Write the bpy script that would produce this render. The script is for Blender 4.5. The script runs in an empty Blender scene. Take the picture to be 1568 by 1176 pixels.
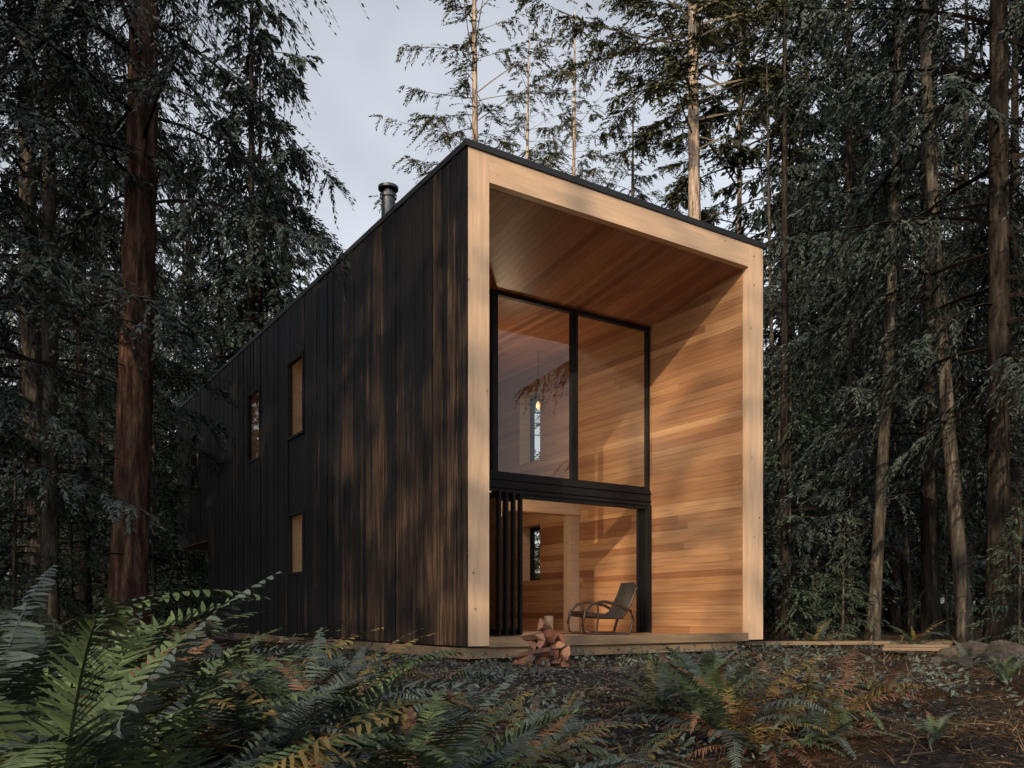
import bpy, math, random
import numpy as np
from mathutils import Vector
random.seed(7)
scene=bpy.context.scene
col=scene.collection
CAMZ=0.68
F=1302.0
def wx(px,Z): return (px-784.0)/F*Z

# ---------------------------------------------------------------- helpers
def link(o,parent=None):
    col.objects.link(o)
    if parent is not None: o.parent=parent
    return o
def empty(name,loc=(0,0,0),rz=0.0):
    e=bpy.data.objects.new(name,None); e.location=loc; e.rotation_euler=(0,0,rz); e.empty_display_size=.3
    return link(e)
def mesh_np(name,V,Fc,mat=None,smooth=False,midx=None):
    V=np.asarray(V,dtype=np.float32); Fc=np.asarray(Fc,dtype=np.int32)
    m=bpy.data.meshes.new(name); k=Fc.shape[1]
    m.vertices.add(len(V)); m.vertices.foreach_set('co',V.ravel())
    m.loops.add(Fc.size); m.loops.foreach_set('vertex_index',Fc.ravel())
    m.polygons.add(len(Fc)); m.polygons.foreach_set('loop_start',np.arange(0,Fc.size,k,dtype=np.int32))
    try: m.polygons.foreach_set('loop_total',np.full(len(Fc),k,dtype=np.int32))
    except Exception: pass
    if mat is not None:
        for a in (mat if isinstance(mat,(list,tuple)) else [mat]): m.materials.append(a)
    if midx is not None: m.polygons.foreach_set('material_index',np.asarray(midx,dtype=np.int32))
    m.update(calc_edges=True)
    m.polygons.foreach_set('use_smooth',np.full(len(Fc),smooth,dtype=bool))
    return m
def obj(name,mesh,parent=None,loc=(0,0,0)):
    o=bpy.data.objects.new(name,mesh); o.location=loc
    return link(o,parent)
BF=np.array([[0,3,2,1],[4,5,6,7],[0,1,5,4],[1,2,6,5],[2,3,7,6],[3,0,4,7]])
def boxes_mesh(name,bx,mat,fn=None):
    bx=np.array(bx,dtype=float); n=len(bx)
    x0,x1,y0,y1,z0,z1=bx.T
    V=np.stack([np.stack([x0,y0,z0],1),np.stack([x1,y0,z0],1),np.stack([x1,y1,z0],1),np.stack([x0,y1,z0],1),
                np.stack([x0,y0,z1],1),np.stack([x1,y0,z1],1),np.stack([x1,y1,z1],1),np.stack([x0,y1,z1],1)],1).reshape(-1,3)
    if fn is not None: V=fn(V)
    Fc=(BF[None]+np.arange(n)[:,None,None]*8).reshape(-1,4)
    return mesh_np(name,V,Fc,mat)
def sheets_mesh(name,bx,mat):
    V=[];Fc=[]
    for x0,x1,y0,y1,z0,z1 in bx:
        o=len(V)
        if x1-x0<y1-y0: xm=(x0+x1)/2; V+=[(xm,y0,z0),(xm,y1,z0),(xm,y1,z1),(xm,y0,z1)]
        else: ym=(y0+y1)/2; V+=[(x0,ym,z0),(x1,ym,z0),(x1,ym,z1),(x0,ym,z1)]
        Fc.append((o,o+1,o+2,o+3))
    return mesh_np(name,V,Fc,mat)
def tube(pts,rad,sides=8,closed=False):
    pts=[Vector(p) for p in pts]; n=len(pts); V=[];Fc=[]
    if not hasattr(rad,'__len__'): rad=[rad]*n
    for i,p in enumerate(pts):
        if closed: d=pts[(i+1)%n]-pts[i-1]
        else: d=pts[min(i+1,n-1)]-pts[max(i-1,0)]
        d.normalize()
        a=Vector((0,0,1)) if abs(d.z)<.9 else Vector((1,0,0))
        s=d.cross(a).normalized(); t=s.cross(d)
        for j in range(sides):
            w=2*math.pi*j/sides
            V.append(tuple(p+(s*math.cos(w)+t*math.sin(w))*rad[i]))
    for i in range(n if closed else n-1):
        for j in range(sides):
            a=i*sides+j;b=i*sides+(j+1)%sides;i2=(i+1)%n
            Fc.append((a,b,i2*sides+(j+1)%sides,i2*sides+j))
    return V,Fc
def merge(parts):
    V=[];Fc=[];o=0
    for v,f in parts:
        V+=list(v); Fc+=[tuple(i+o for i in q) for q in f]; o+=len(v)
    return V,Fc

# ---------------------------------------------------------------- materials
def newmat(name):
    m=bpy.data.materials.new(name); m.use_nodes=True
    nt=m.node_tree; b=nt.nodes['Principled BSDF']
    return m,nt,b
def N(nt,t,**kw):
    n=nt.nodes.new(t)
    for k,v in kw.items(): setattr(n,k,v)
    return n
def diffuse(nt,b):
    out=[x for x in nt.nodes if x.type=='OUTPUT_MATERIAL'][0]; nt.nodes.remove(b)
    d=N(nt,'ShaderNodeBsdfDiffuse'); nt.links.new(d.outputs[0],out.inputs[0]); return d
def ramp(nt,stops):
    r=N(nt,'ShaderNodeValToRGB'); e=r.color_ramp.elements
    while len(e)<len(stops): e.new(.5)
    for i,(p,c) in enumerate(stops): e[i].position=p; e[i].color=(c[0],c[1],c[2],1)
    return r
def coords(nt,scale,rnd=True):
    tc=N(nt,'ShaderNodeTexCoord'); mp=N(nt,'ShaderNodeMapping'); mp.inputs['Scale'].default_value=scale
    nt.links.new(tc.outputs['Object'],mp.inputs['Vector'])
    if rnd:
        g=N(nt,'ShaderNodeNewGeometry'); mul=N(nt,'ShaderNodeMath',operation='MULTIPLY'); mul.inputs[1].default_value=37.0
        nt.links.new(g.outputs['Random Per Island'],mul.inputs[0])
        va=N(nt,'ShaderNodeVectorMath',operation='ADD')
        nt.links.new(mp.outputs[0],va.inputs[0]); nt.links.new(mul.outputs[0],va.inputs[1])
        return va.outputs[0],g.outputs['Random Per Island']
    return mp.outputs[0],None
def mixc(nt,a,b,f,mode='MIX'):
    m=N(nt,'ShaderNodeMix',data_type='RGBA',blend_type=mode)
    if isinstance(f,float): m.inputs[0].default_value=f
    else: nt.links.new(f,m.inputs[0])
    for i,s in ((6,a),(7,b)):
        if isinstance(s,tuple): m.inputs[i].default_value=(*s,1)
        else: nt.links.new(s,m.inputs[i])
    return m.outputs[2]
def noise(nt,vec,scale,detail=4,rough=.6):
    n=N(nt,'ShaderNodeTexNoise'); n.inputs['Scale'].default_value=scale; n.inputs['Detail'].default_value=detail; n.inputs['Roughness'].default_value=rough
    if vec is not None: nt.links.new(vec,n.inputs['Vector'])
    return n.outputs['Fac']
def math_(nt,op,a,b=None,c=None,clamp=False):
    n=N(nt,'ShaderNodeMath',operation=op); n.use_clamp=clamp
    for i,s in enumerate((a,b,c)):
        if s is None: continue
        if isinstance(s,(int,float)): n.inputs[i].default_value=s
        else: nt.links.new(s,n.inputs[i])
    return n.outputs[0]
def bump(nt,b,h,strength=.4,dist=.01):
    n=N(nt,'ShaderNodeBump'); n.inputs['Strength'].default_value=strength; n.inputs['Distance'].default_value=dist
    nt.links.new(h,n.inputs['Height']); nt.links.new(n.outputs[0],b.inputs['Normal'])
def wood(name,cols,grain,rough=.5,streak=.35,knots=False,spec=.4):
    m,nt,b=newmat(name)
    v,r=coords(nt,grain)
    rp=ramp(nt,[(i/(len(cols)-1),c) for i,c in enumerate(cols)])
    nt.links.new(r,rp.inputs[0])
    n=noise(nt,v,1.0,6,.65)
    gr=ramp(nt,[(.3,(1-streak,)*3),(.7,(1.12,1.1,1.05))]); nt.links.new(n,gr.inputs[0])
    c=mixc(nt,rp.outputs[0],gr.outputs[0],1.0,'MULTIPLY')
    if knots:
        v2,_=coords(nt,(1,1,1)); vo=N(nt,'ShaderNodeTexVoronoi'); vo.inputs['Scale'].default_value=3.3
        nt.links.new(v2,vo.inputs['Vector'])
        kr=ramp(nt,[(.03,(.35,.22,.14)),(.09,(1,1,1))]); nt.links.new(vo.outputs['Distance'],kr.inputs[0])
        c=mixc(nt,c,kr.outputs[0],1.0,'MULTIPLY')
    nt.links.new(c,b.inputs['Base Color']); b.inputs['Roughness'].default_value=rough
    b.inputs['Specular IOR Level'].default_value=spec
    bump(nt,b,n,.3,.006)
    return m
CED=[(.25,.11,.055),(.41,.225,.115),(.32,.155,.075),(.46,.265,.14),(.22,.09,.045),(.43,.24,.125),(.37,.19,.095)]
m_cedar=wood('cedar_boards',CED,(30,.8,30),.42)
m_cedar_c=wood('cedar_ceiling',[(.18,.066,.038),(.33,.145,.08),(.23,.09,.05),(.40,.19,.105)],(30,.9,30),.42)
m_fir=wood('fir_trim',[(.56,.40,.285),(.52,.365,.25)],(14,14,1.0),.5,.2,True)
m_firh=wood('fir_header',[(.52,.365,.25),(.56,.39,.27)],(1.0,14,14),.5,.2,True)
m_floor=wood('floor_boards',[(.33,.2,.11),(.4,.25,.14)],(30,1.2,30),.4)
m_lumber=wood('lumber',[(.25,.175,.11),(.17,.12,.08)],(1.5,20,20),.7)
m_log=wood('split_logs',[(.30,.14,.09),(.36,.20,.13),(.2,.085,.055),(.11,.06,.045)],(2,20,20),.8)

# charred cladding: near black, grain weathered brown, extra low-corner brown is painted sunlight
m_char,nt,b=newmat('charred_boards')
v,r=coords(nt,(24,24,.7)); n=noise(nt,v,1.0,7,.72)
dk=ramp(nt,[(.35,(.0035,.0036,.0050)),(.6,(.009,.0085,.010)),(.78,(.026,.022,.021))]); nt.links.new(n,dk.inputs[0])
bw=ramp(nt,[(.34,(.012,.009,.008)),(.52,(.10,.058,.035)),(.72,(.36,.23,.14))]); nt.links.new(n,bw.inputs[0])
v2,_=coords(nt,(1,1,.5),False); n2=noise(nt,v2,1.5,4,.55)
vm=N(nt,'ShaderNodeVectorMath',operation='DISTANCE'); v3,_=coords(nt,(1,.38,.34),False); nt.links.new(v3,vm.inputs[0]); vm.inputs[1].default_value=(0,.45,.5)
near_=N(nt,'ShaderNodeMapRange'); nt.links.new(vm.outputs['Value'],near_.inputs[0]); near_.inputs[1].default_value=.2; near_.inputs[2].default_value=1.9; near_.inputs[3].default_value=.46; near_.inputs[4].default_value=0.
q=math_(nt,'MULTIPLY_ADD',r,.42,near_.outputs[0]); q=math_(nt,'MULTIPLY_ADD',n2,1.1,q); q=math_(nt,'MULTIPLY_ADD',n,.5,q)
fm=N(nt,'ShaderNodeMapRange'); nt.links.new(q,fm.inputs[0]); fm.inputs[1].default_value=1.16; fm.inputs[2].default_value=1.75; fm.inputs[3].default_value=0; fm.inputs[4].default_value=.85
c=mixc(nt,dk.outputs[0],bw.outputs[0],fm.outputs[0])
nt.links.new(c,b.inputs['Base Color']); b.inputs['Roughness'].default_value=.5; b.inputs['Specular IOR Level'].default_value=.2
bump(nt,b,n,.6,.012)

def plain(name,c,rough=.5,metal=0.,spec=.5,var=.25,sc=6.):
    m,nt,b=newmat(name)
    n=noise(nt,coords(nt,(1,1,1),False)[0],sc,5)
    g=ramp(nt,[(.3,tuple(x*(1-var) for x in c)),(.7,tuple(x*(1+var) for x in c))]); nt.links.new(n,g.inputs[0])
    nt.links.new(g.outputs[0],b.inputs['Base Color'])
    b.inputs['Roughness'].default_value=rough; b.inputs['Metallic'].default_value=metal; b.inputs['Specular IOR Level'].default_value=spec
    return m
def flat(name,c):
    m,nt,b=newmat(name); d=diffuse(nt,b); d.inputs[0].default_value=(*c,1); return m
m_steel=plain('black_steel',(.007,.007,.008),.6,spec=.25)
m_roof=plain('roof_metal',(.010,.010,.013),.5)
m_pipe=plain('flue_metal',(.07,.075,.085),.4,.6)
m_conc=plain('foundation_concrete',(.06,.055,.05),.9)
m_fabric=plain('seat_fabric',(.05,.042,.036),.9)
m_chairwood=plain('chair_wood',(.05,.026,.016),.4)
m_paintw=plain('stool_wood',(.45,.33,.2),.6)
m_rock=plain('rock',(.05,.042,.037),.9,var=.6,sc=4)
m_glass,nt,b=newmat('window_glass'); nt.nodes.remove(b)
out=[x for x in nt.nodes if x.type=='OUTPUT_MATERIAL'][0]
tr=N(nt,'ShaderNodeBsdfTransparent'); tr.inputs[0].default_value=(.80,.82,.81,1)
gl=N(nt,'ShaderNodeBsdfGlossy'); gl.inputs['Roughness'].default_value=.01
lw_=N(nt,'ShaderNodeLayerWeight'); lw_.inputs[0].default_value=.5
pw_=math_(nt,'POWER',lw_.outputs['Facing'],4.); fa=math_(nt,'MULTIPLY_ADD',pw_,.85,.09)
mx=N(nt,'ShaderNodeMixShader'); nt.links.new(fa,mx.inputs[0]); nt.links.new(tr.outputs[0],mx.inputs[1]); nt.links.new(gl.outputs[0],mx.inputs[2]); nt.links.new(mx.outputs[0],out.inputs[0])

def barkmat(name,c1,c2,c3,det=5):
    m,nt,b=newmat(name); b=diffuse(nt,b); v,_=coords(nt,(7,7,1.1),False)
    n=noise(nt,v,1.6,det,.7)
    g=ramp(nt,[(.32,c1),(.5,c2),(.7,c3)]); nt.links.new(n,g.inputs[0])
    nt.links.new(g.outputs[0],b.inputs[0])
    if det>5: bump(nt,b,n,1.0,.06)
    return m
m_barkred=barkmat('bark_red',(.010,.007,.006),(.058,.034,.026),(.17,.105,.08),8)
m_barkgray=barkmat('bark_gray',(.015,.012,.011),(.055,.046,.038),(.14,.125,.105))
m_barkpale=barkmat('bark_pale',(.06,.045,.038),(.28,.21,.16),(.46,.39,.32))
m_barkdark=barkmat('bark_dark',(.006,.005,.004),(.022,.018,.015),(.055,.044,.038))
m_twig=flat('twig',(.020,.015,.013))
m_twigp=flat('twig_pale',(.13,.105,.08))
def leafmat(name,stops,gloss=False):
    m,nt,b=newmat(name)
    v,r=coords(nt,(1,1,1),False); g=N(nt,'ShaderNodeNewGeometry')
    n=noise(nt,v,.55,2)
    mb=math_(nt,'MULTIPLY_ADD',n,1.1,-.32)
    ma=math_(nt,'MULTIPLY_ADD',g.outputs['Random Per Island'],.55,mb)
    rp=ramp(nt,stops); nt.links.new(ma,rp.inputs[0])
    if gloss:
        nt.links.new(rp.outputs[0],b.inputs['Base Color']); b.inputs['Roughness'].default_value=.55; b.inputs['Specular IOR Level'].default_value=.25
    else:
        d=diffuse(nt,b); nt.links.new(rp.outputs[0],d.inputs[0])
    return m
m_need=leafmat('needles_dark',[(.0,(.016,.024,.023)),(.5,(.034,.046,.041)),(1,(.085,.10,.088))])
m_needb=leafmat('needles_blue',[(.0,(.024,.034,.034)),(.5,(.052,.068,.064)),(1,(.12,.14,.13))])
m_needy=leafmat('needles_olive',[(.0,(.04,.044,.026)),(.5,(.09,.095,.056)),(1,(.17,.16,.09))])
m_needg=leafmat('needles_fresh',[(.0,(.02,.036,.028)),(.5,(.052,.078,.058)),(1,(.11,.14,.10))])
m_fgreen=leafmat('fern_green',[(.0,(.03,.050,.024)),(.5,(.066,.10,.046)),(1,(.14,.18,.08))],True)
m_fblue=leafmat('fern_blue',[(.0,(.03,.042,.038)),(.5,(.06,.082,.073)),(1,(.12,.15,.135))],True)
m_fgold=leafmat('fern_gold',[(.0,(.06,.05,.02)),(.5,(.13,.10,.036)),(1,(.20,.15,.055))],True)
m_frust=leafmat('fern_rust',[(.0,(.05,.026,.017)),(.5,(.13,.065,.038)),(1,(.22,.12,.075))],True)

# ---------------------------------------------------------------- ground
def sm(t):
    t=np.clip(t,0,1); return t*t*(3-2*t)
def gz(x,y):
    x=np.asarray(x,float); y=np.asarray(y,float)
    z=-.42*sm((9.8-y)/5.0)*(1-.6*sm((.3-x)/1.7)*sm((9-y)/3))
    z=z+.16*np.exp(-((x-3.8)**2/3+(y-5.6)**2/1.6))+.25*np.exp(-((x-13)**2/8+(y-22)**2/9))
    amp=.25+.75*sm((np.hypot(x,y-14)-16)/20)
    z=z+amp*(.10*np.sin(x*.9+1.3)*np.sin(y*.8+.4)+.07*np.sin(x*2.1+y*1.3)+.05*np.sin(x*3.7-y*2.9+2))
    far=sm((np.hypot(x,y-14)-22)/60); z=z+far*(1.2*np.sin(x*.07+1)*np.sin(y*.05)+.6)
    return z-.03
nx=320
a=np.linspace(-1,1,nx); ax=np.sinh(a*4.2)/np.sinh(4.2)*170
ay=np.sinh(a*4.2)/np.sinh(4.2)*170+8
X,Y=np.meshgrid(ax,ay)
rg=np.random.default_rng(1)
near=(np.hypot(X,Y-8)<16)
Zg=gz(X,Y)+near*rg.normal(0,.02,X.shape)
V=np.stack([X,Y,Zg],-1).reshape(-1,3)
i=np.arange(nx*nx).reshape(nx,nx)
Fc=np.stack([i[:-1,:-1],i[:-1,1:],i[1:,1:],i[1:,:-1]],-1).reshape(-1,4)
m_ground,nt,b=newmat('forest_floor'); b=diffuse(nt,b)
v,_=coords(nt,(1,1,1),False)
nb=noise(nt,v,.8,5); nf=noise(nt,v,14,6,.75)
br=ramp(nt,[(.3,(.014,.010,.008)),(.5,(.058,.037,.024)),(.72,(.17,.108,.063))]); nt.links.new(nf,br.inputs[0])
gr=ramp(nt,[(.3,(.010,.0105,.012)),(.5,(.036,.037,.038)),(.75,(.12,.12,.12))]); nt.links.new(nf,gr.inputs[0])
vm=N(nt,'ShaderNodeVectorMath',operation='DISTANCE'); nt.links.new(v,vm.inputs[0]); vm.inputs[1].default_value=(.6,9.6,0)
mr=N(nt,'ShaderNodeMapRange'); nt.links.new(vm.outputs['Value'],mr.inputs[0]); mr.inputs[1].default_value=.8; mr.inputs[2].default_value=3.6; mr.inputs[3].default_value=.7; mr.inputs[4].default_value=0.
nr=ramp(nt,[(.44,(0,0,0)),(.58,(.8,.8,.8))]); nt.links.new(nb,nr.inputs[0])
ms=math_(nt,'ADD',mr.outputs[0],nr.outputs[0],clamp=True)
c=mixc(nt,br.outputs[0],gr.outputs[0],ms)
nt.links.new(c,b.inputs[0])
bump(nt,b,nf,1.0,.06)
obj('ground',mesh_np('ground',V,Fc,m_ground,True))

def chips(n,xr,yr,s0,s1,seed,lift=.012,elong=1.0,pw=1.0,patch=True):
    r=np.random.default_rng(seed)
    x=r.uniform(*xr,n); y=yr[0]+(yr[1]-yr[0])*r.random(n)**pw
    lx=(x+.6267)*.8376+(y-12)*.5463; ly=-(x+.6267)*.5463+(y-12)*.8376
    k=~((lx>-.1)&(lx<6.3)&(ly>0)&(ly<19))
    if patch:
        pn=np.sin(x*1.7+np.sin(y*1.3)*1.5)+np.sin(y*2.1+x*.8+1)+r.normal(0,.7,n); k&=pn>-.7
    x=x[k];y=y[k]; n=len(x)
    P=np.stack([x,y,gz(x,y)+lift],1)
    A=r.normal(size=(n,3)); A[:,2]*=.35; A/=np.linalg.norm(A,axis=1)[:,None]
    B=np.cross(A,np.array([0,0,1.])+r.normal(0,.35,(n,3))); B/=np.linalg.norm(B,axis=1)[:,None]
    s=r.uniform(s0,s1,n)[:,None]
    V=np.stack([P-A*s*elong,P-B*s*.5,P+A*s*elong,P+B*s*.5],1).reshape(-1,3)
    return V,np.arange(4*n).reshape(-1,4)
def islandmat(name,stops):
    m,nt,b=newmat(name); b=diffuse(nt,b); g=N(nt,'ShaderNodeNewGeometry')
    rp=ramp(nt,stops); nt.links.new(g.outputs['Random Per Island'],rp.inputs[0]); nt.links.new(rp.outputs[0],b.inputs[0]); return m
m_litter=islandmat('leaf_litter',[(0,(.014,.011,.009)),(.3,(.065,.042,.027)),(.6,(.15,.092,.05)),(.8,(.22,.145,.082)),(.93,(.14,.13,.115)),(1,(.035,.05,.032))])
V1,F1=chips(45000,(-9,14),(3.2,26),.01,.03,3,pw=1.5)
V2,F2=chips(60000,(-7,10),(3.0,16),.018,.045,33,.012,1.7,1.3)
V2b=V2.reshape(-1,4,3); mid=(V2b[:,0]+V2b[:,2])/2; V2b[:,1]=mid+(V2b[:,1]-mid)*.22; V2b[:,3]=mid+(V2b[:,3]-mid)*.22
obj('leaf_litter',mesh_np('leaf_litter',np.concatenate([V1,V2b.reshape(-1,3)]),np.concatenate([F1,F2+len(V1)]),m_litter))
Vs,Fs=chips(3200,(-6,10),(3.5,18),.006,.014,5,.03,18,1.4,False)
obj('fallen_twigs',mesh_np('fallen_twigs',Vs,Fs,m_twigp))
m_gravel=islandmat('gravel',[(0,(.016,.017,.02)),(.6,(.048,.051,.056)),(1,(.15,.15,.158))])
r=np.random.default_rng(9); n=8000
x=r.normal(1.0,1.9,n); y=r.normal(9.6,1.4,n)
k=(y<11.9+ (x+.6)*.55)&(y>4); x=x[k];y=y[k]; n=len(x)
s=r.uniform(.008,.026,n)
O=np.array([[1,0,0],[-1,0,0],[0,1,0],[0,-1,0],[0,0,1],[0,0,-1]])*1.0
Vg=np.stack([x,y,gz(x,y)+.01],1)[:,None,:]+O[None]*s[:,None,None]*r.uniform(.6,1.3,(n,6,1))*np.array([1,1,.6])
T=np.array([[0,2,4],[2,1,4],[1,3,4],[3,0,4],[2,0,5],[1,2,5],[3,1,5],[0,3,5]])
obj('gravel',mesh_np('gravel',Vg.reshape(-1,3),(T[None]+np.arange(n)[:,None,None]*6).reshape(-1,3),m_gravel))

# ---------------------------------------------------------------- house
house=empty('wood_house',(-.6267,12,0),math.atan2(.5463,.8376))
W,L,ZB,ZT=6.14,18.9,.22,7.36
LW=14.6; ZS=2.81
rd=random.Random(4)
def cutrects(a0,a1,b0,b1,wid,holes,joint=None,gap=.004):
    edges=[b0]
    while edges[-1]<b1-wid*.6: edges.append(edges[-1]+wid*rd.uniform(.97,1.03))
    if b1-edges[-1]>wid*.3: edges.append(b1)
    else: edges[-1]=b1
    hs=[e for h in holes for e in (h[2],h[3]) if b0<e<b1]
    edges=sorted(e for e in edges if all(abs(e-h)>wid*.3 for h in hs))+hs
    edges=sorted(set(edges+[b0,b1])); out=[]
    for e0,e1 in zip(edges[:-1],edges[1:]):
        if e1-e0<1e-4: continue
        iv=[(a0,a1)]
        for h in holes:
            if h[2]<e1-1e-5 and h[3]>e0+1e-5:
                nv=[]
                for p,q in iv:
                    if h[0]>p: nv.append((p,min(q,h[0])))
                    if h[1]<q: nv.append((max(p,h[1]),q))
                iv=[t for t in nv if t[1]-t[0]>1e-4]
        for p,q in iv:
            if joint:
                c=p-rd.uniform(0,joint)
                while c<q:
                    d=c+joint*rd.uniform(.6,1.5)
                    s_,t_=max(p,c),min(q,d)
                    if t_-s_>.02: out.append((s_,t_-.0015,e0,e1-gap))
                    c=d
            else: out.append((p,q,e0,e1-gap))
    return out
WL=[(6.67,7.70,4.42,6.12),(6.67,7.70,1.5,2.84),(9.69,10.76,4.36,6.08),(15.76,16.76,4.28,6.1)]
PANEL=(6.67,7.70,2.84,4.42)
over=(LW,L+1,-1,ZS)
holes=WL+[PANEL,over]
hz=[(h[2],h[3],h[0],h[1]) for h in holes]
bx=[]
for z0,z1,v0,v1 in cutrects(ZB,ZT-.1,-.015,L,.145,hz,None,.007):
    d=rd.uniform(.020,.040); bx.append((-d,0,v0,v1,z0,z1))
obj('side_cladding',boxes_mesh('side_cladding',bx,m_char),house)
back=[(.0,.02,v0,v1,z0,z1) for v0,v1,z0,z1 in cutrects(.13,L,ZB+.01,ZT-.11,20,[h for h in WL+[over]],None,0)]
obj('wall_backing',boxes_mesh('wall_backing',back,m_steel),house)
WR=[(6.45,7.35,4.42,6.12),(6.45,7.35,1.5,2.84)]
hz=[(h[2],h[3],h[0],h[1]) for h in WR+[over]]
bx=[(W,W+rd.uniform(.022,.036),v0,v1,z0,z1) for z0,z1,v0,v1 in cutrects(ZB,ZT-.1,-.015,L,.145,hz,None,.006)]
bx+=[(u0,u1,L,L+.03,ZS,ZT-.1) for _,_,u0,u1 in cutrects(0,1,0,W,.145,[])]
bx+=[(u0,u1,LW,LW+.03,ZB,ZS-.03) for _,_,u0,u1 in cutrects(0,1,0.02,W,.145,[])]
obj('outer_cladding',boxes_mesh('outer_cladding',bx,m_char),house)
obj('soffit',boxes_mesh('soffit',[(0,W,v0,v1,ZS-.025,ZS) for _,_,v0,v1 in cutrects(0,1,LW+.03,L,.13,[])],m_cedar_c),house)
bx=[(.325,.345,v0,v1,z0,z1) for v0,v1,z0,z1 in cutrects(.12,14.4,.3,7.2,.14,WL+[(2.5,2.8,-1,8)],4.0)]
bx+=[(5.763,5.783,v0,v1,z0,z1) for v0,v1,z0,z1 in cutrects(.13,14.4,.3,7.2,.135,WR,5.0,.003)]
obj('cedar_walls',boxes_mesh('cedar_walls',bx,m_cedar),house)
bx=[]
for h in WL+WR:
    lft=h in WL; u0,u1=(.055,.325) if lft else (5.783,W-.055)
    bx+=[(u0,u1,h[0]-.03,h[0],h[2],h[3]),(u0,u1,h[1],h[1]+.03,h[2],h[3]),(u0,u1,h[0]-.03,h[1]+.03,h[2]-.03,h[2]),(u0,u1,h[0]-.03,h[1]+.03,h[3],h[3]+.03)]
obj('window_jambs',boxes_mesh('window_jambs',bx,m_firh),house)
bx=[];gx=[]
for h in WL+WR:
    lft=h in WL; u0,u1=(-.055,.05) if lft else (W-.05,W+.045); t=.06
    a0,a1,c0,c1=h[0]+.003,h[1]-.003,h[2]+.003,h[3]-.003
    bx+=[(u0,u1,a0,a0+t,c0,c1),(u0,u1,a1-t,a1,c0,c1),(u0,u1,a0+t,a1-t,c0,c0+t),(u0,u1,a0+t,a1-t,c1-t,c1)]
    um=.0 if lft else W; gx.append((um-.004,um+.004,a0+t,a1-t,c0+t,c1-t))
bx.append((-.012,-.004,PANEL[0],PANEL[1],PANEL[2],PANEL[3]))
obj('window_frames',boxes_mesh('window_frames',bx,m_steel),house)
def slope(V):
    V=V.copy(); k=np.clip((2.6-V[:,1])/2.5,0,1.1); V[:,2]+=k*.36; return V
bx=[]
for v0,v1,u0,u1 in cutrects(.12,2.6,.345,5.763,.135,[],None,.003): bx.append((u0,u1,v0,v1,6.5,6.52))
for v0,v1,u0,u1 in cutrects(2.6,14.4,.345,5.763,.135,[],4.,.003): bx.append((u0,u1,v0,v1,6.5,6.52))
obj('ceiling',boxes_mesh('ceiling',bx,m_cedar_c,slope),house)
obj('roof',boxes_mesh('roof',[(-.05,W+.05,-.05,L+.05,ZT-.09,ZT),(.0,W,.13,L,ZT-.2,ZT-.09)],m_roof),house)
obj('frame_posts',boxes_mesh('frame_posts',[(0,.345,-.02,.12,ZB,ZT-.09),(5.763,W,-.02,.12,ZB,ZT-.09)],m_fir),house)
obj('frame_header',boxes_mesh('frame_header',[(.346,5.762,-.018,.118,6.86,ZT-.091)],m_firh),house)
obj('frame_sill',boxes_mesh('frame_sill',[(.346,5.762,-.018,.118,.2,.345),(-.01,W-.6,.05,.16,.04,.195),(-.01,.02,.17,12,.04,.19)],m_lumber),house)
fb=[(u0,u1,v0,v1,.27,.30) for v0,v1,u0,u1 in cutrects(.12,14.4,.345,5.763,.14,[],3.5,.004)]
obj('floor',boxes_mesh('floor',fb,m_floor),house)
obj('foundation',boxes_mesh('foundation',[(.1,W-.1,.3,LW-.1,-.4,.2)],m_conc),house)
obj('back_wall',boxes_mesh('back_wall',[(u0,u1,9.5,9.53,z0,z1) for u0,u1,z0,z1 in cutrects(.345,5.763,.3,6.5,.14,[(2.2,3.2,4.2,5.9)],2.5)]+
    [(.345,5.763,14.4,14.5,.3,6.6)],m_cedar),house)
v0,v1=2.56,2.66; bx=[]
bx+=[(.345,5.763,v0-.03,v1+.05,2.875,3.17),(.345,5.763,v0-.06,v0-.032,2.95,2.97),(.345,5.763,v0-.06,v0-.032,3.10,3.12)]
bx+=[(.345,5.763,v0,v1,3.172,3.25),(.345,5.763,v0,v1,6.43,6.5)]
for u0,u1 in ((.345,.43),(2.0,2.12),(3.79,3.93),(5.70,5.763)): bx.append((u0,u1,v0,v1,3.25,6.43))
bx+=[(3.845,3.88,v0-.02,v0,3.25,6.43)]
gx+=[(.43,2.0,2.605,2.612,3.25,6.43),(2.12,3.79,2.605,2.612,3.25,6.43),(3.93,5.70,2.605,2.612,3.25,6.43)]
bx+=[(.345,.43,v0,v1,.3,2.875),(2.03,2.10,v0,v1,.3,2.875),(.43,2.03,v0,v1,.3,.38),(5.66,5.763,v0-.06,v1+.1,.3,2.875),(2.10,5.66,v0,v1,2.80,2.875),(2.10,5.66,v0,v1,.285,.312)]
bx+=[(5.61,5.65,2.62,2.70,.31,2.8),(5.54,5.575,2.66,2.72,.31,2.8)]
gx+=[(.43,2.03,2.605,2.612,.38,2.875)]
for k,u in enumerate((1.72,1.88,2.04,2.20)):
    p0,p1=1.9+.02*k,2.55
    bx+=[(u,u+.05,p0,p0+.09,.31,2.79),(u,u+.05,p1-.09,p1,.31,2.79),(u,u+.05,p0+.09,p1-.09,.31,.42),(u,u+.05,p0+.09,p1-.09,2.69,2.79)]
    gx.append((u+.02,u+.026,p0+.09,p1-.09,.42,2.69))
obj('glazing_frames',boxes_mesh('glazing_frames',bx,m_steel),house)
obj('glass_panes',sheets_mesh('glass_panes',gx,m_glass),house)
obj('interior_timber',boxes_mesh('interior_timber',[(5.5,5.76,4.9,5.14,.3,2.9),(.36,5.76,4.85,5.15,2.9,3.2),(.36,5.76,9.2,9.48,2.95,3.25)],m_firh),house)
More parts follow.
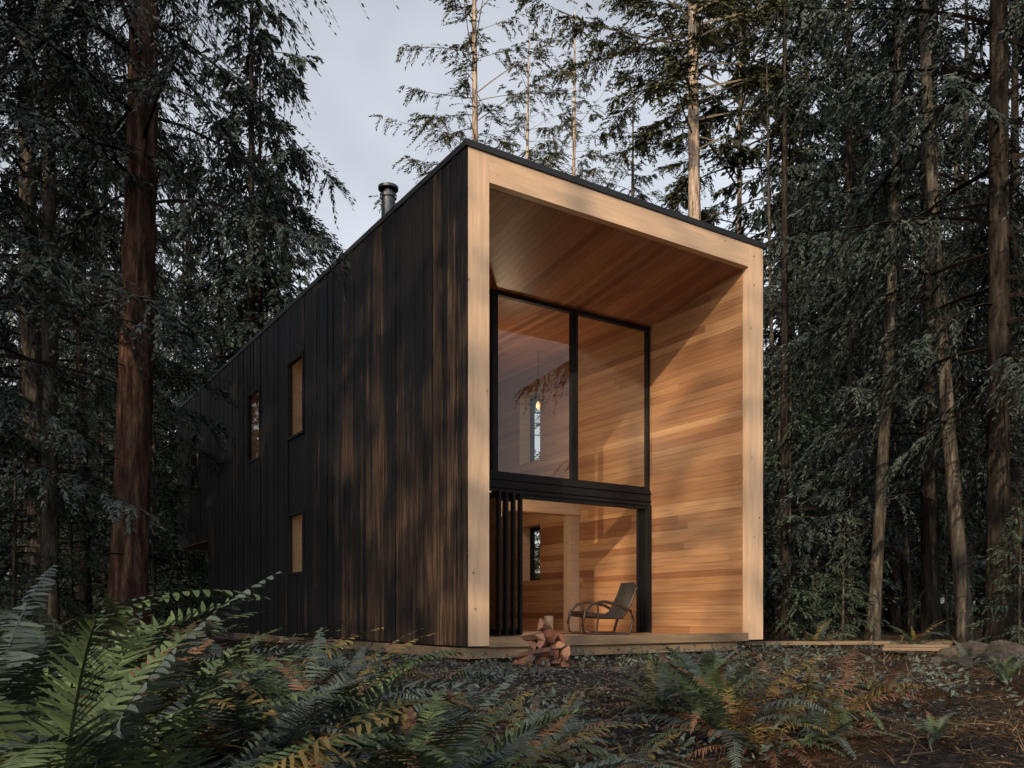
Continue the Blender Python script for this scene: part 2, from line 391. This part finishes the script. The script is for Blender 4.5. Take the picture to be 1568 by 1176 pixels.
obj('cabinet',boxes_mesh('cabinet',[(.4,2.6,8.7,9.45,.3,1.2),(.35,2.65,8.65,9.47,1.2,1.25),(.4,2.0,9.0,9.45,1.9,2.7)],m_lumber),house)
p=[]
for (r_,z0,z1) in ((.13,7.3,8.55),(.16,8.5,8.56),(.19,8.66,8.71),(.10,8.55,8.67)):
    p.append(tube([(.76,4.28,z0),(.76,4.28,z1)],r_,20))
p.append(tube([(.76,4.28,8.71),(.76,4.28,8.75)],[.19,.005],20))
V,Fq=merge(p)
obj('chimney_flue',mesh_np('chimney_flue',V,Fq,m_pipe,False),house)
PU=4.7
V,Fq=merge([tube([(PU,5.0,6.5),(PU,5.0,5.45)],.010,6),tube([(PU,5.0,5.48),(PU,5.0,5.40),(PU,5.0,5.36)],[.03,.05,.04],10)]+
  [tube([(PU+.16*math.cos(a_)*math.sin(t_),5.0+.16*math.sin(a_)*math.sin(t_),5.26+.16*math.cos(t_)) for t_ in np.linspace(.2,6.08,20)],.006,5,True) for a_ in (0,1.05,2.1)])
obj('pendant_cord',mesh_np('pendant_cord',V,Fq,m_steel),house)
m_bulb,nt,b=newmat('bulb'); b.inputs['Base Color'].default_value=(1,.8,.5,1); b.inputs['Emission Color'].default_value=(1,.55,.22,1); b.inputs['Emission Strength'].default_value=1.3
V,Fq=tube([(PU,5.0,5.36),(PU,5.0,5.32),(PU,5.0,5.26),(PU,5.0,5.21),(PU,5.0,5.19)],[.02,.035,.045,.03,.01],14)
obj('pendant_bulb',mesh_np('pendant_bulb',V,Fq,m_bulb,True),house)
for nm,lc,en in (('pendant_light',(PU-.9,4.6,4.7),85),('lower_fill_light',(3.0,4.2,2.7),60),('rear_fill_light',(2.5,12.,4.8),70)):  # only the pendant has a fixture; the others are added interior fill
    ld=bpy.data.lights.new(nm,'POINT'); ld.energy=en; ld.color=(1,.74,.45); ld.shadow_soft_size=.15
    lo=bpy.data.objects.new(nm,ld); lo.location=lc; link(lo,house)

def toworld(u,v): return (-.6267+.8376*u-.5463*v, 12+.5463*u+.8376*v)
cx,cy=toworld(3.95,1.95)
chair=empty('lounge_chair',(cx,cy,.30),math.radians(200)); chair.scale=(1.08,1.08,1.08); parts=[]
for sy in (-.30,.30):
    parts.append(tube([(-.42,sy,.018),(-.2,sy,.02),(.3,sy,.018),(.42,sy,.06),(.45,sy,.2),(.40,sy,.40),(.28,sy,.52),(.05,sy,.56),(-.25,sy,.50),(-.45,sy,.40),(-.5,sy,.25),(-.45,sy,.08)],.026,8,True))
    parts.append(tube([(.38,sy*.9,.33),(.1,sy*.9,.30),(-.25,sy*.9,.28),(-.36,sy*.9,.34),(-.50,sy*.9,.6),(-.58,sy*.9,.82)],.022,8))
    parts.append(tube([(.2,sy,.02),(.16,sy,.30),(.18,sy,.55)],.02,8))
for q in ((.38,.33),(-.3,.28),(-.58,.82),(-.2,.02)): parts.append(tube([(q[0],-.3,q[1]),(q[0],.3,q[1])],.018,8))
V,Fq=merge(parts); obj('frame',mesh_np('chair_frame',V,Fq,m_chairwood,True),chair)
prof=[(.40,.345),(.2,.32),(0,.30),(-.25,.29),(-.34,.34),(-.42,.48),(-.5,.63),(-.58,.84)]
V=[];Fq=[]
for x_,z_ in prof:
    for y_,dz in ((-.25,0),(.25,0),(.25,.055),(-.25,.055)): V.append((x_+dz*.6,y_,z_+dz))
for k in range(len(prof)-1):
    for j in range(4): Fq.append((k*4+j,k*4+(j+1)%4,k*4+4+(j+1)%4,k*4+4+j))
Fq+=[(0,1,2,3),(28,29,30,31)]
obj('seat_and_back',mesh_np('seat',V,Fq,m_fabric),chair)
sx_,sy_=toworld(3.05,2.3)
st=empty('side_stool',(sx_,sy_,.30))
V,Fq=merge([tube([(0,0,0),(0,0,.02),(0,0,.32),(0,0,.34)],[.07,.085,.085,.08],18),tube([(0,0,.34),(0,0,.345)],[.08,.001],18)])
obj('drum',mesh_np('drum',V,Fq,m_paintw),st)

def logpile(name,loc,rows,sc,seed,messy=.1):
    r=random.Random(seed); e=empty(name,loc,math.radians(20)); V=[];Fq=[]
    for row,(cnt) in enumerate(rows):
        for k in range(cnt):
            L_=sc*r.uniform(.85,1.15); R=.085*r.uniform(.8,1.2)
            cx_=(k-(cnt-1)/2)*.16+r.uniform(-.03,.03); cz=.06+row*.115
            yaw=r.uniform(-messy,messy)*3
            ph=r.uniform(0,6); tl=r.uniform(-messy,messy); o_=len(V); nn=5
            for s_ in (-1,1):
                for j in range(nn):
                    an=ph+2*math.pi*j/nn; rr_=R*(1.05 if j%2 else .6)
                    x_=cx_+rr_*math.cos(an)*.95; z_=cz+rr_*math.sin(an); y_=s_*L_/2+r.uniform(-.02,.02)
                    V.append((x_*math.cos(yaw)-y_*math.sin(yaw),x_*math.sin(yaw)+y_*math.cos(yaw),z_+tl*y_))
            for j in range(5): Fq.append((o_+j,o_+(j+1)%5,o_+5+(j+1)%5,o_+5+j))
            Fq+=[(o_,o_+1,o_+2,o_+3,o_+4),(o_+9,o_+8,o_+7,o_+6,o_+5)]
    m=bpy.data.meshes.new('logs'); m.from_pydata(V,[],Fq); m.materials.append(m_log); m.update()
    obj('split_logs',m,e)
logpile('firewood_pile',(.42,11.2,float(gz(.42,11.2))),[5,4,3,3,1],.44,3,.22)
logpile('firewood_pile',(wx(560,11.6),11.6,float(gz(-2,11.6))-.05),[5,1],.3,8,.9)

# ---------------------------------------------------------------- trees
def trunk_mesh(name,H,r0,mat,bend,sides=14,seed=0,step=.8):
    r=np.random.default_rng(seed); n=int(H/step)
    z=np.linspace(-.4,H,n); t=np.clip(z/H,0,1)
    rad=r0*(1-t)**.75*.95+.015+r0*.45*np.exp(-np.maximum(z,0)/.5)
    cx=bend[0]*t+bend[2]*np.sin(t*4); cy=bend[1]*t
    an=np.linspace(0,2*np.pi,sides,endpoint=False)
    wob=1+r.normal(0,.05,sides)[None]+r.normal(0,.03,(n,sides))
    V=np.stack([cx[:,None]+rad[:,None]*wob*np.cos(an),cy[:,None]+rad[:,None]*wob*np.sin(an),np.repeat(z[:,None],sides,1)],-1).reshape(-1,3)
    i=np.arange(n*sides).reshape(n,sides); j=np.roll(i,-1,1)
    Fc=np.stack([i[:-1],j[:-1],j[1:],i[1:]],-1).reshape(-1,4)
    return mesh_np(name,V,Fc,mat,True)
UP=np.array([0,0,1.])
def crown(name,H,z0,Lmax,nb,seed,matn,matt,dens=9,M=13,pend=.5,nl=.17,nw=.032,shape='cone',bend=(0,0,0),up=.15,droop=.45,bare=.15,lw=1.,dead=0):
    r=np.random.default_rng(seed); SV=[]; LV=[];LF=[];lo=0
    for b_ in range(nb+dead):
        isd=b_>=nb
        t=((b_+r.random())/nb) if not isd else 0
        z=z0+(H-z0)*t if not isd else r.uniform(1.5,z0+1); tt=z/H
        if shape=='cone': Lb=Lmax*(1-t)**.75*(.55+.45*min(1,t*5+.3))+.4
        else: Lb=Lmax*math.sin(math.pi*min(1,max(.12,t*.85+.12)))**.7+.3
        Lb*=r.uniform(.45,1.15); az=b_*2.399+r.normal(0,.5)
        if isd: Lb*=.5
        er=np.array([math.cos(az),math.sin(az),0]); et=np.array([-er[1],er[0],0])
        u_=up*r.uniform(.2,1.8)+.5*t-.1; d_=droop*r.uniform(.6,1.4)*(1-t*.5); sw=r.normal(0,.15)
        base=np.array([bend[0]*tt+bend[2]*math.sin(tt*4),bend[1]*tt,z])
        def limb(s): return base+er*(s*Lb)[:,None]+et*(sw*s*s*Lb)[:,None]+UP*((u_*s-d_*s*s+.12*s**4)*Lb)[:,None]
        s=np.linspace(0,1,7); P=limb(s); rr=(.010+.009*Lb)*(1-s*.92)*lw*(.7 if isd else 1)
        an=np.array([0,2.09,4.19]); ring=et[None,None]*np.cos(an)[None,:,None]*rr[:,None,None]+UP*np.sin(an)[None,:,None]*rr[:,None,None]
        LV.append((P[:,None]+ring).reshape(-1,3)); i=np.arange(21).reshape(7,3)+lo; j=np.roll(i,-1,1)
        LF.append(np.stack([i[:-1],j[:-1],j[1:],i[1:]],-1).reshape(-1,4)); lo+=21
        n=max(6,int(Lb*(dens if not isd else 4))); s=r.uniform(bare,1,n)**.85
        ph=r.uniform(0,6); keep=(np.sin(s*Lb*3.1+ph)+r.normal(0,.6,n))>-.75; s=s[keep]; n=len(s)
        if n==0: continue
        P=limb(s); side=r.choice([-1,1],n); a_=r.uniform(.45,1.25,n)
        D=er*np.cos(a_)[:,None]+et*(side*np.sin(a_))[:,None]+UP*(-pend*r.uniform(.1,1.1,n))[:,None]
        tl=(.24*Lb*(1-.65*s)+.22)*r.uniform(.5,1.2,n)
        Tm=np.cross(D,UP)+r.normal(0,.25,(n,3)); Tm/=np.linalg.norm(Tm,axis=1)[:,None]+1e-6
        if not isd:
            q=(np.arange(M)+r.random((n,M)))/M
            Q=P[:,None]+D[:,None]*(q*tl[:,None])[...,None]-UP*(pend*.6*tl[:,None]*q*q)[...,None]
            sg=np.where(np.arange(M)%2==0,1.,-1.)[None,:,None]
            ND=D[:,None]*.8+Tm[:,None]*sg*.62*(1-.5*q[...,None])+r.normal(0,.18,(n,M,3))-UP*(.35*pend)
            ND/=np.linalg.norm(ND,axis=-1)[...,None]
            PN=np.cross(Tm,D); S=np.cross(ND,PN[:,None]+r.normal(0,.5,(n,M,3))); S/=np.linalg.norm(S,axis=-1)[...,None]+1e-6
            ll=(nl*r.uniform(.6,1.25,(n,M))*(1-.35*q))[...,None]; S=S*nw*.5*r.uniform(.6,1.3,(n,M,1))
            mid=Q+ND*ll*.4
            SV.append(np.stack([Q,mid-S,Q+ND*ll,mid+S],2).reshape(-1,3))
        e_=P+D*tl[:,None]-UP*(pend*.6*tl)[:,None]
        LV.append(np.stack([P-Tm*.007,P+Tm*.007,e_+Tm*.002,e_-Tm*.002],1).reshape(-1,3))
        LF.append(np.arange(4*n).reshape(-1,4)+lo); lo+=4*n
    V1=np.concatenate(SV); F1=np.arange(len(V1)).reshape(-1,4)
    V2=np.concatenate(LV); F2=np.concatenate(LF)+len(V1)
    return mesh_np(name,np.concatenate([V1,V2]),np.concatenate([F1,F2]),[matn,matt],False,np.concatenate([np.zeros(len(F1)),np.ones(len(F2))]))
def tree(name,tm,cm,loc,rz=0,sc=1.,parent=None,szz=1.):
    z=float(gz(loc[0],loc[1]))
    e=bpy.data.objects.new(name,None); e.location=(loc[0],loc[1],z); e.rotation_euler=(0,0,rz); e.scale=(sc,sc,sc*szz); link(e,parent)
    obj('trunk',tm,e)
    if cm is not None: obj('crown',cm,e)
    return e
bA=(.4,.2,.1); bB=(-.3,.3,.15)
tA=trunk_mesh('trunkA',30,.25,m_barkgray,bA,seed=1)
cA=crown('crownA',30,3,4.9,130,11,m_need,m_twig,dens=15,M=15,bend=bA,nl=.18,nw=.042,pend=.6,droop=.5,dead=8)
tB=trunk_mesh('trunkB',28,.20,m_barkdark,bB,seed=2)
cB=crown('crownB',28,3,4.5,130,12,m_needb,m_twig,dens=15,M=15,pend=.8,bend=bB,nl=.18,nw=.042,droop=.5,dead=8)
tC=trunk_mesh('trunkC',32,.36,m_barkpale,(.2,.3,.12),seed=3)
cC=crown('crownC',32,17,5.4,80,13,m_needy,m_twigp,dens=13,M=15,pend=.35,shape='oval',up=.3,droop=.3,bend=(.2,.3,.12),nl=.25,nw=.062,bare=.25,dead=8)
tD=trunk_mesh('trunkD',29,.19,m_barkpale,(.2,.3,.1),seed=4)
cD=crown('crownD',29,9,4.8,100,14,m_needy,m_twigp,dens=10,M=13,pend=.45,up=.25,droop=.35,bend=(.2,.3,.1),nl=.19,nw=.045,bare=.3,lw=.7)
tE=trunk_mesh('trunkE',30,.31,m_barkred,(.3,.3,.16),sides=32,seed=5,step=.25)
cE=crown('crownE',30,7.4,5.1,115,15,m_needb,m_twig,dens=20,M=17,pend=.9,up=.24,droop=.42,bend=(.3,.3,.16),nl=.15,nw=.036,bare=.2,lw=.8,dead=12)
cG=crown('crownG',30,4.5,5.3,125,16,m_need,m_twig,dens=16,M=15,pend=.95,up=.1,droop=.55,nl=.19,nw=.045,dead=12)
tG=trunk_mesh('trunkG',30,.21,m_barkdark,(0,0,0),seed=6)
tS=trunk_mesh('trunkS',7,.07,m_barkgray,(.1,0,0),sides=8,seed=7)
cS=crown('crownS',7,.4,2.1,60,17,m_needg,m_twig,dens=14,M=11,pend=.6,nl=.15,nw=.04,bend=(.1,0,0))
tT=trunk_mesh('trunkT',26,.14,m_barkgray,(1.2,.3,.2),sides=12,seed=8)
cT=crown('crownT',26,8,2.4,40,18,m_need,m_twig,dens=8,M=9,pend=.5,bend=(1.2,.3,.2),bare=.2,nl=.22,nw=.05,dead=12)
dA=crown('crown_farA',30,3,5.2,100,21,m_need,m_twig,dens=8,M=10,bend=bA,nl=.42,nw=.115,pend=.7,droop=.5,dead=4)
dB=crown('crown_farB',28,2.5,5.0,100,22,m_needb,m_twig,dens=8,M=10,bend=bB,nl=.42,nw=.115,pend=.85,droop=.55,dead=4)
dG=crown('crown_farG',30,3,5.6,100,23,m_need,m_twig,dens=8,M=10,nl=.42,nw=.12,pend=.95,droop=.6,dead=4)

tree('fir_tree',tE,cE,(wx(193,14),14),.3)
tree('pine_tree',tC,cC,(wx(1066,32),32),1.0,1.05)
tree('pine_tree',tD,cC,(wx(1138,36),36),3.0,1.0)
tree('fir_tree',tD,cD,(wx(738,34),34),2.,1.12)
tree('fir_tree',tD,cD,(wx(805,50),50),4.,1.2)
tree('fir_tree',tB,cB,(wx(585,52),52),4.,.72)
tree('fir_tree',tD,cD,(wx(870,46),46),5.,1.15)
tree('fir_tree',tA,cA,(wx(960,46),46),5.2,.95)
tree('fir_tree',tB,cB,(wx(1020,52),52),1.2,.9)
tree('hemlock_tree',tG,cG,(wx(1530,16),16),.7,1.)
tree('hemlock_tree',tB,cB,(wx(1425,22),22),2.7,1.)
tree('hemlock_tree',tG,cG,(wx(1300,27),27),4.7,.88)
tree('fir_tree',tA,cA,(wx(1225,36),36),.7,.85)
tree('hemlock_tree',tG,cG,(wx(1370,31),31),2.2,.9)
tree('fir_tree',tT,cT,(wx(1335,20),20),.2,1.)
tree('fir_tree',tT,cT,(wx(1480,18),18),2.2,1.1)
tree('fir_tree',tA,cA,(wx(60,20),20),3.7,.95)
tree('fir_tree',tB,cB,(wx(-60,14),14),1.7,1.)
tree('fir_tree',tB,cB,(wx(130,24),24),2.9,.9)
tree('fir_tree',tG,cG,(wx(215,32),32),.4,.85)
tree('fir_tree',tG,cG,(wx(290,42),42),1.1,.85)
tree('fir_tree',tB,cB,(wx(340,40),40),2.1,.8)
tree('fir_tree',tB,cB,(wx(410,50),50),1.1,.85)
tree('fir_tree',tT,cT,(wx(75,15.5),15.5),1.9,1.)
for px,Z,s in ((1205,24,1.1),(1250,27,1.1),(1290,20,.4),(1560,15,.4),(110,20,.8),(235,25,1.),(20,16,.6),(1230,40,1.3),(1450,30,.8),(160,28,1.2),(60,26,1.1),(1190,28,1.3),(320,38,1.4),(270,34,1.3)):
    tree('hemlock_sapling',tS,cS,(wx(px,Z),Z),px*.37,s)
distant=empty('distant_trees')
rt=random.Random(21)
def inhouse(x,y,mg=2.5):
    dx,dy=x+.6267,y-12; u=dx*.8376+dy*.5463; v=-dx*.5463+dy*.8376
    return -mg<u<W+mg and -2<v<L+mg
cnt=0
while cnt<128:
    Z=30+66*rt.random()**1.0; px=rt.uniform(-220,1780); x=wx(px,Z)
    if cnt>=105: px=rt.uniform(1190,1640); x=wx(px,Z)
    if inhouse(x,Z,5): continue
    sc=rt.uniform(.7,1.05)
    if 420<px<920:
        if rt.random()<.75: continue
        if Z<45: continue
        sc=(.36+.10*rt.random())*Z/62
    elif 920<=px<1190:
        if Z<45: continue
        sc*=.85
    k=rt.random(); tm,cm=((tA,dA),(tB,dB),(tG,dG),(tT,cT))[0 if k<.3 else 1 if k<.6 else 2 if k<.9 else 3]
    tree('tree',tm,cm,(x,Z),rt.uniform(0,6.28),sc,distant); cnt+=1
for k in range(60):
    Z=rt.uniform(36,75); px=rt.uniform(-200,1750); x=wx(px,Z)
    if inhouse(x,Z,3): continue
    tree('sapling',tS,cS,(x,Z),rt.uniform(0,6.28),rt.uniform(1.,2.),distant)
for k in range(50):
    Z=rt.uniform(22,60); px=rt.choice([rt.uniform(1180,1600),rt.uniform(1180,1600),rt.uniform(-50,300)]); x=wx(px,Z)
    if inhouse(x,Z,3): continue
    tree('bare_trunk',rt.choice([tT,tG]),None,(x,Z),rt.uniform(0,6.28),rt.uniform(.5,.9),distant)
# unseen trees behind the viewpoint, added and spaced to shade and dapple the house
def ps(p,al): return (p*.95-al*.31,-p*.31-al*.95)
for p_,al,s_,tt in ((-9.6,13,1.,'A'),(-12.5,18,1.05,'G'),(-16,12,1.,'A'),(-20,16,1.,'G'),(-24,13,1.,'B'),(-28,17,1.,'A'),(-10,26,1.05,'G'),(-15,28,1.,'A'),(-6.6,20,.70,'G'),(-4.9,15,.6,'N'),(-3.0,17,1.,'D'),(-1.2,25,.85,'D'),
                    (5.6,15,1.,'A'),(8.5,20,1.,'G'),(12,15,1.,'A'),(15,19,1.,'B'),(19,15,1.,'G'),(24,18,1.,'A'),(13,27,1.,'G'),(21,27,1.,'A'),(9,30,.9,'A')):
    tm,cm={'A':(tA,dA),'G':(tG,dG),'B':(tB,dB),'D':(tD,cD),'N':(tB,cB)}[tt]
    tree('fir_tree',tm,cm,ps(p_,al),p_,s_)

# ---------------------------------------------------------------- ferns
def fern(name,nf,Lf,seed,mats,weights,upr=(.9,1.3),npin=42,azr=(0,6.283)):
    r=np.random.default_rng(seed); VV=[];FF=[];MI=[];o=0
    for f in range(nf):
        L_=Lf*r.uniform(.65,1.1); az=azr[0]+(azr[1]-azr[0])*(f+r.random())/nf
        er=np.array([math.cos(az),math.sin(az),0]); et=np.array([-er[1],er[0],0]); up=UP
        th0=r.uniform(*upr); bend_=r.uniform(.8,1.8); ns=26
        s=np.linspace(0,1,ns); th=th0-bend_*s**1.4; ds=L_/(ns-1)
        tx=np.cos(th); tz=np.sin(th); x=np.concatenate([[0],np.cumsum(tx[:-1]*ds)]); z=np.concatenate([[0],np.cumsum(tz[:-1]*ds)])
        sw=r.normal(0,.12)*L_; tw=r.normal(0,.35)
        def rc(q): return er*np.interp(q,s,x)[:,None]+up*np.interp(q,s,z)[:,None]+et*(sw*q*q)[:,None]
        def tg(q): 
            a=np.interp(q,s,th); return er*np.cos(a)[:,None]+up*np.sin(a)[:,None]
        mi=int(r.choice(len(mats),p=weights))
        q=np.linspace(0,1,14); P=rc(q); w=(.006*(1-q)+.0012)[:,None]
        V=np.stack([P-et*w,P+et*w],1).reshape(-1,3); i=np.arange(0,26,2)
        VV.append(V); FF.append(np.stack([i,i+1,i+3,i+2],1)+o); MI.append(np.full(13,mi)); o+=28
        q=np.linspace(.10,.985,npin); P=rc(q); T=tg(q); Nn=np.cross(T,et)
        prof=np.minimum(1,(q/.3))**.6*np.clip((1-q)/.75,0,1)**.75
        pl=.13*L_*prof+.010
        brown_tip=r.random()<.13
        for sd in (-1,1):
            kk=r.random(npin)<(.82 if mi>=2 else .97)
            p=P[kk];t_=T[kk];n_=Nn[kk];l_=(pl[kk]*r.uniform(.8,1.1,kk.sum()))[:,None]; q_=q[kk]
            d=et*sd*math.cos(tw*sd)+n_*math.sin(tw)*.6+t_*(.22+.5*q_[:,None]**2)+r.normal(0,.09 if mi<2 else .2,(len(p),3))
            d/=np.linalg.norm(d,axis=1)[:,None]
            hw=np.minimum(.36*L_/npin,.2*l_+.004)
            dr=-up*l_*r.uniform(.02,.25 if mi<2 else .6,(len(p),1))
            c=[p-t_*hw*.8,p+t_*hw*.9,p+d*l_*.5+t_*hw*.95+dr*.3,p+d*l_*.5-t_*hw*.75+dr*.3,p+d*l_*.85+t_*hw*.5+dr*.75,p+d*l_*.85-t_*hw*.4+dr*.75,p+d*l_+dr+t_*hw*.15,p+d*l_+dr-t_*hw*.05]
            V=np.stack(c,1).reshape(-1,3); n=len(p); b0=np.arange(n)*8+o
            mm=np.full(n,mi)
            if brown_tip: mm=np.where(q_>.72+r.normal(0,.06,n),3,mm)
            FF+= [np.stack([b0,b0+1,b0+2,b0+3],1),np.stack([b0+3,b0+2,b0+4,b0+5],1),np.stack([b0+5,b0+4,b0+6,b0+7],1)]
            MI.append(np.concatenate([mm,mm,mm])); VV.append(V); o+=8*n
    return mesh_np(name,np.concatenate(VV),np.concatenate(FF),mats,False,np.concatenate(MI))
MS=[m_fgreen,m_fblue,m_fgold,m_frust]
fG=fern('fernG',22,1.2,6,MS,[.86,.10,.03,.01],(1.0,1.5))
fB=fern('fernB',22,1.15,2,MS,[.25,.68,.05,.02],(.6,1.25))
fY=fern('fernY',18,1.15,3,MS,[.45,.12,.35,.08],(.8,1.4))
fR=fern('fernR',18,1.0,4,MS,[.3,.2,.2,.3],(.3,1.1))
fM=fern('fernM',22,1.05,5,MS,[.38,.47,.07,.08],(.4,1.2))
def pf(m,px,Z,s,rz,dz=0.):
    x=wx(px,Z); o=obj('fern',m,None,(x,Z,float(gz(x,Z))+dz)); o.rotation_euler=(0,0,rz); o.scale=(s,)*3
for a_ in [(fG,70,2.5,1.15,.3),(fY,190,2.3,.9,1.),(fG,-60,3.0,1.3,2.),(fG,-20,4.2,1.2,4.),(fB,300,2.9,1.0,2.4),(fB,400,3.5,1.1,.2),(fY,235,3.4,1.0,.2),(fR,480,2.45,.8,1.8),(fM,560,3.4,1.05,3.),
           (fB,640,2.9,.9,4.4),(fB,700,4.0,1.0,2.2),(fM,830,3.9,.8,3.9),(fR,780,4.8,.75,.9),(fB,900,3.4,.7,1.2),(fB,560,4.6,1.,5.),(fM,330,4.8,1.1,.4),(fB,160,4.6,1.2,4.),(fM,480,5.8,1.05,1.),
           (fB,420,4.4,1.1,5.1),(fB,620,6.2,.9,.1),(fM,700,7.2,.7,4.1),(fM,250,6.2,1.1,2.1),(fG,100,5.8,1.1,1.1),(fM,860,6.4,.6,1.7),(fM,380,7.2,1.,3.3),(fB,540,8.0,.8,3.3),(fR,520,3.4,.8,.3),(fB,740,3.2,.7,.3),
           (fG,640,3.6,.9,1.),(fB,770,4.2,.9,5.),(fG,470,3.9,1.,2.),(fB,340,6.,1.1,5.),(fM,650,5.,.9,.6),(fM,440,8.6,.8,.9),(fB,600,2.3,.6,2.),(fM,800,5.6,.7,2.),(fG,180,3.7,1.1,5.),
           (fM,1120,6.6,1.,.5),(fR,1165,6.2,.9,2.5),(fG,1085,7.0,.85,4.),(fR,1290,7.2,.9,1.1),(fR,1235,7.8,.9,3.),(fM,1200,4.2,.4,3.),(fM,1010,7.6,.7,2.),(fM,1260,6.4,.6,5.),(fR,1350,8.5,.6,5.),(fM,960,5.4,.5,.7),(fR,1200,7.0,.8,1.7),
           (fB,250,8.,.9,2.),(fM,100,9.,1.,1.),(fG,20,7.,1.,5.),(fM,380,9.5,.7,2.3),(fM,1480,12.,.5,2.3),(fG,1540,9.,.4,.3),(fM,1400,17.,.8,.3),(fM,1250,18.,.8,1.3),(fM,30,12.,1.,1.),(fB,280,12.,1.,1.9),(fB,1100,10.2,.5,1.9),(fB,1430,6.,.35,1.)]: pf(*a_)
r=np.random.default_rng(44); SV=[]
for k in range(330):
    x0=r.uniform(-6,8); y0=r.uniform(3.8,16)
    lx=(x0+.6267)*.8376+(y0-12)*.5463; ly=-(x0+.6267)*.5463+(y0-12)*.8376
    if -.5<lx<6.4 and -.4<ly<19: continue
    if x0>-.5 and r.random()<.5: continue
    n=int(r.uniform(20,70)); R=r.uniform(.08,.3)
    P=np.stack([x0+r.normal(0,R,n),y0+r.normal(0,R,n),np.zeros(n)],1); P[:,2]=gz(P[:,0],P[:,1])+r.uniform(.0,.16,n)
    D=r.normal(size=(n,3)); D[:,2]=abs(D[:,2])*.7; D/=np.linalg.norm(D,axis=1)[:,None]
    S=np.cross(D,r.normal(size=(n,3))); S/=np.linalg.norm(S,axis=1)[:,None]; l=r.uniform(.03,.10,n)[:,None]
    SV.append(np.stack([P,P+D*l*.5-S*l*.2,P+D*l,P+D*l*.5+S*l*.2],1).reshape(-1,3))
V=np.concatenate(SV); obj('ground_cover_plants',mesh_np('ground_cover',V,np.arange(len(V)).reshape(-1,4),m_fblue))

def rock(name,px,Z,s,seed):
    r=np.random.default_rng(seed); import bmesh
    bm=bmesh.new(); bmesh.ops.create_icosphere(bm,subdivisions=4,radius=1)
    dirs=r.normal(size=(16,3)); dirs/=np.linalg.norm(dirs,axis=1)[:,None]; of=r.uniform(.55,.95,16)
    for v_ in bm.verts:
        c=np.array(v_.co); 
        for d_,o_ in zip(dirs,of):
            k=c@d_-o_
            if k>0: c=c-d_*k
        c=c*(1+.04*math.sin(c[0]*17+c[1]*13+c[2]*19)+.025*math.sin(c[0]*37-c[1]*31+c[2]*29)); v_.co=Vector(c*np.array([1.15,1,.8])*s)
    m=bpy.data.meshes.new(name); bm.to_mesh(m); bm.free(); m.materials.append(m_rock)
    x=wx(px,Z); obj(name,m,None,(x,Z,float(gz(x,Z))+.3*s))
for k,(px,Z,s) in enumerate(((1500,13,.36),(1545,12.5,.34),(1455,13.2,.24),(1475,11.5,.15),(1522,12,.2),(1210,14,.10),(1430,12,.10))): rock('rock',px,Z,s,k)
x=wx(1400,14.5); e=empty('lumber_stack',(x,14.5,float(gz(x,14.5))+.10),math.radians(-8))
obj('boards',boxes_mesh('boards',[(-.6,.6,-.3,-.12,0,.05),(-.5,.7,-.08,.1,0,.05),(-.55,.5,-.2,.0,.055,.10)],m_lumber),e)
x=wx(1290,18); e=empty('lumber_stack',(x,18,float(gz(x,18))+.03),math.radians(4))
obj('boards',boxes_mesh('boards',[(-2.2,2.0,-.3,-.12,0,.07),(-1.8,2.4,-.05,.12,0,.07)],m_lumber),e)

# ---------------------------------------------------------------- light
EL=math.radians(21); sd=Vector((-.31*math.cos(EL),-.95*math.cos(EL),math.sin(EL))).normalized()
sl=bpy.data.lights.new('sun','SUN'); sl.energy=4.6; sl.angle=math.radians(.6); sl.color=(1,.78,.52)
so=bpy.data.objects.new('sun',sl); so.rotation_euler=sd.to_track_quat('Z','Y').to_euler(); link(so)
w=bpy.data.worlds.new('World'); scene.world=w; w.use_nodes=True; nt=w.node_tree
bg=nt.nodes['Background']; sk=N(nt,'ShaderNodeTexSky'); sk.sky_type='NISHITA'; sk.sun_disc=False
sk.sun_elevation=EL; sk.sun_rotation=math.atan2(-.31,-.95); sk.dust_density=3.; sk.air_density=1.2
hs=N(nt,'ShaderNodeHueSaturation'); hs.inputs['Saturation'].default_value=.28; nt.links.new(sk.outputs[0],hs.inputs['Color'])
tc=N(nt,'ShaderNodeTexCoord'); n=noise(nt,tc.outputs['Generated'],2.6,4)
cr=ramp(nt,[(.35,(1.55,1.57,1.62)),(.65,(2.2,2.2,2.22))]); nt.links.new(n,cr.inputs[0])
c=mixc(nt,hs.outputs[0],cr.outputs[0],1.0,'MULTIPLY')
nt.links.new(c,bg.inputs[0]); bg.inputs[1].default_value=.115

cam=bpy.data.cameras.new('camera'); co=bpy.data.objects.new('camera',cam); link(co)
co.location=(0,0,CAMZ); co.rotation_euler=(math.radians(90),0,0)
cam.sensor_width=36; cam.lens=F/1568*36; cam.shift_y=352/1568; cam.clip_end=600; cam.clip_start=.05
scene.camera=co
scene.view_settings.view_transform='Standard'
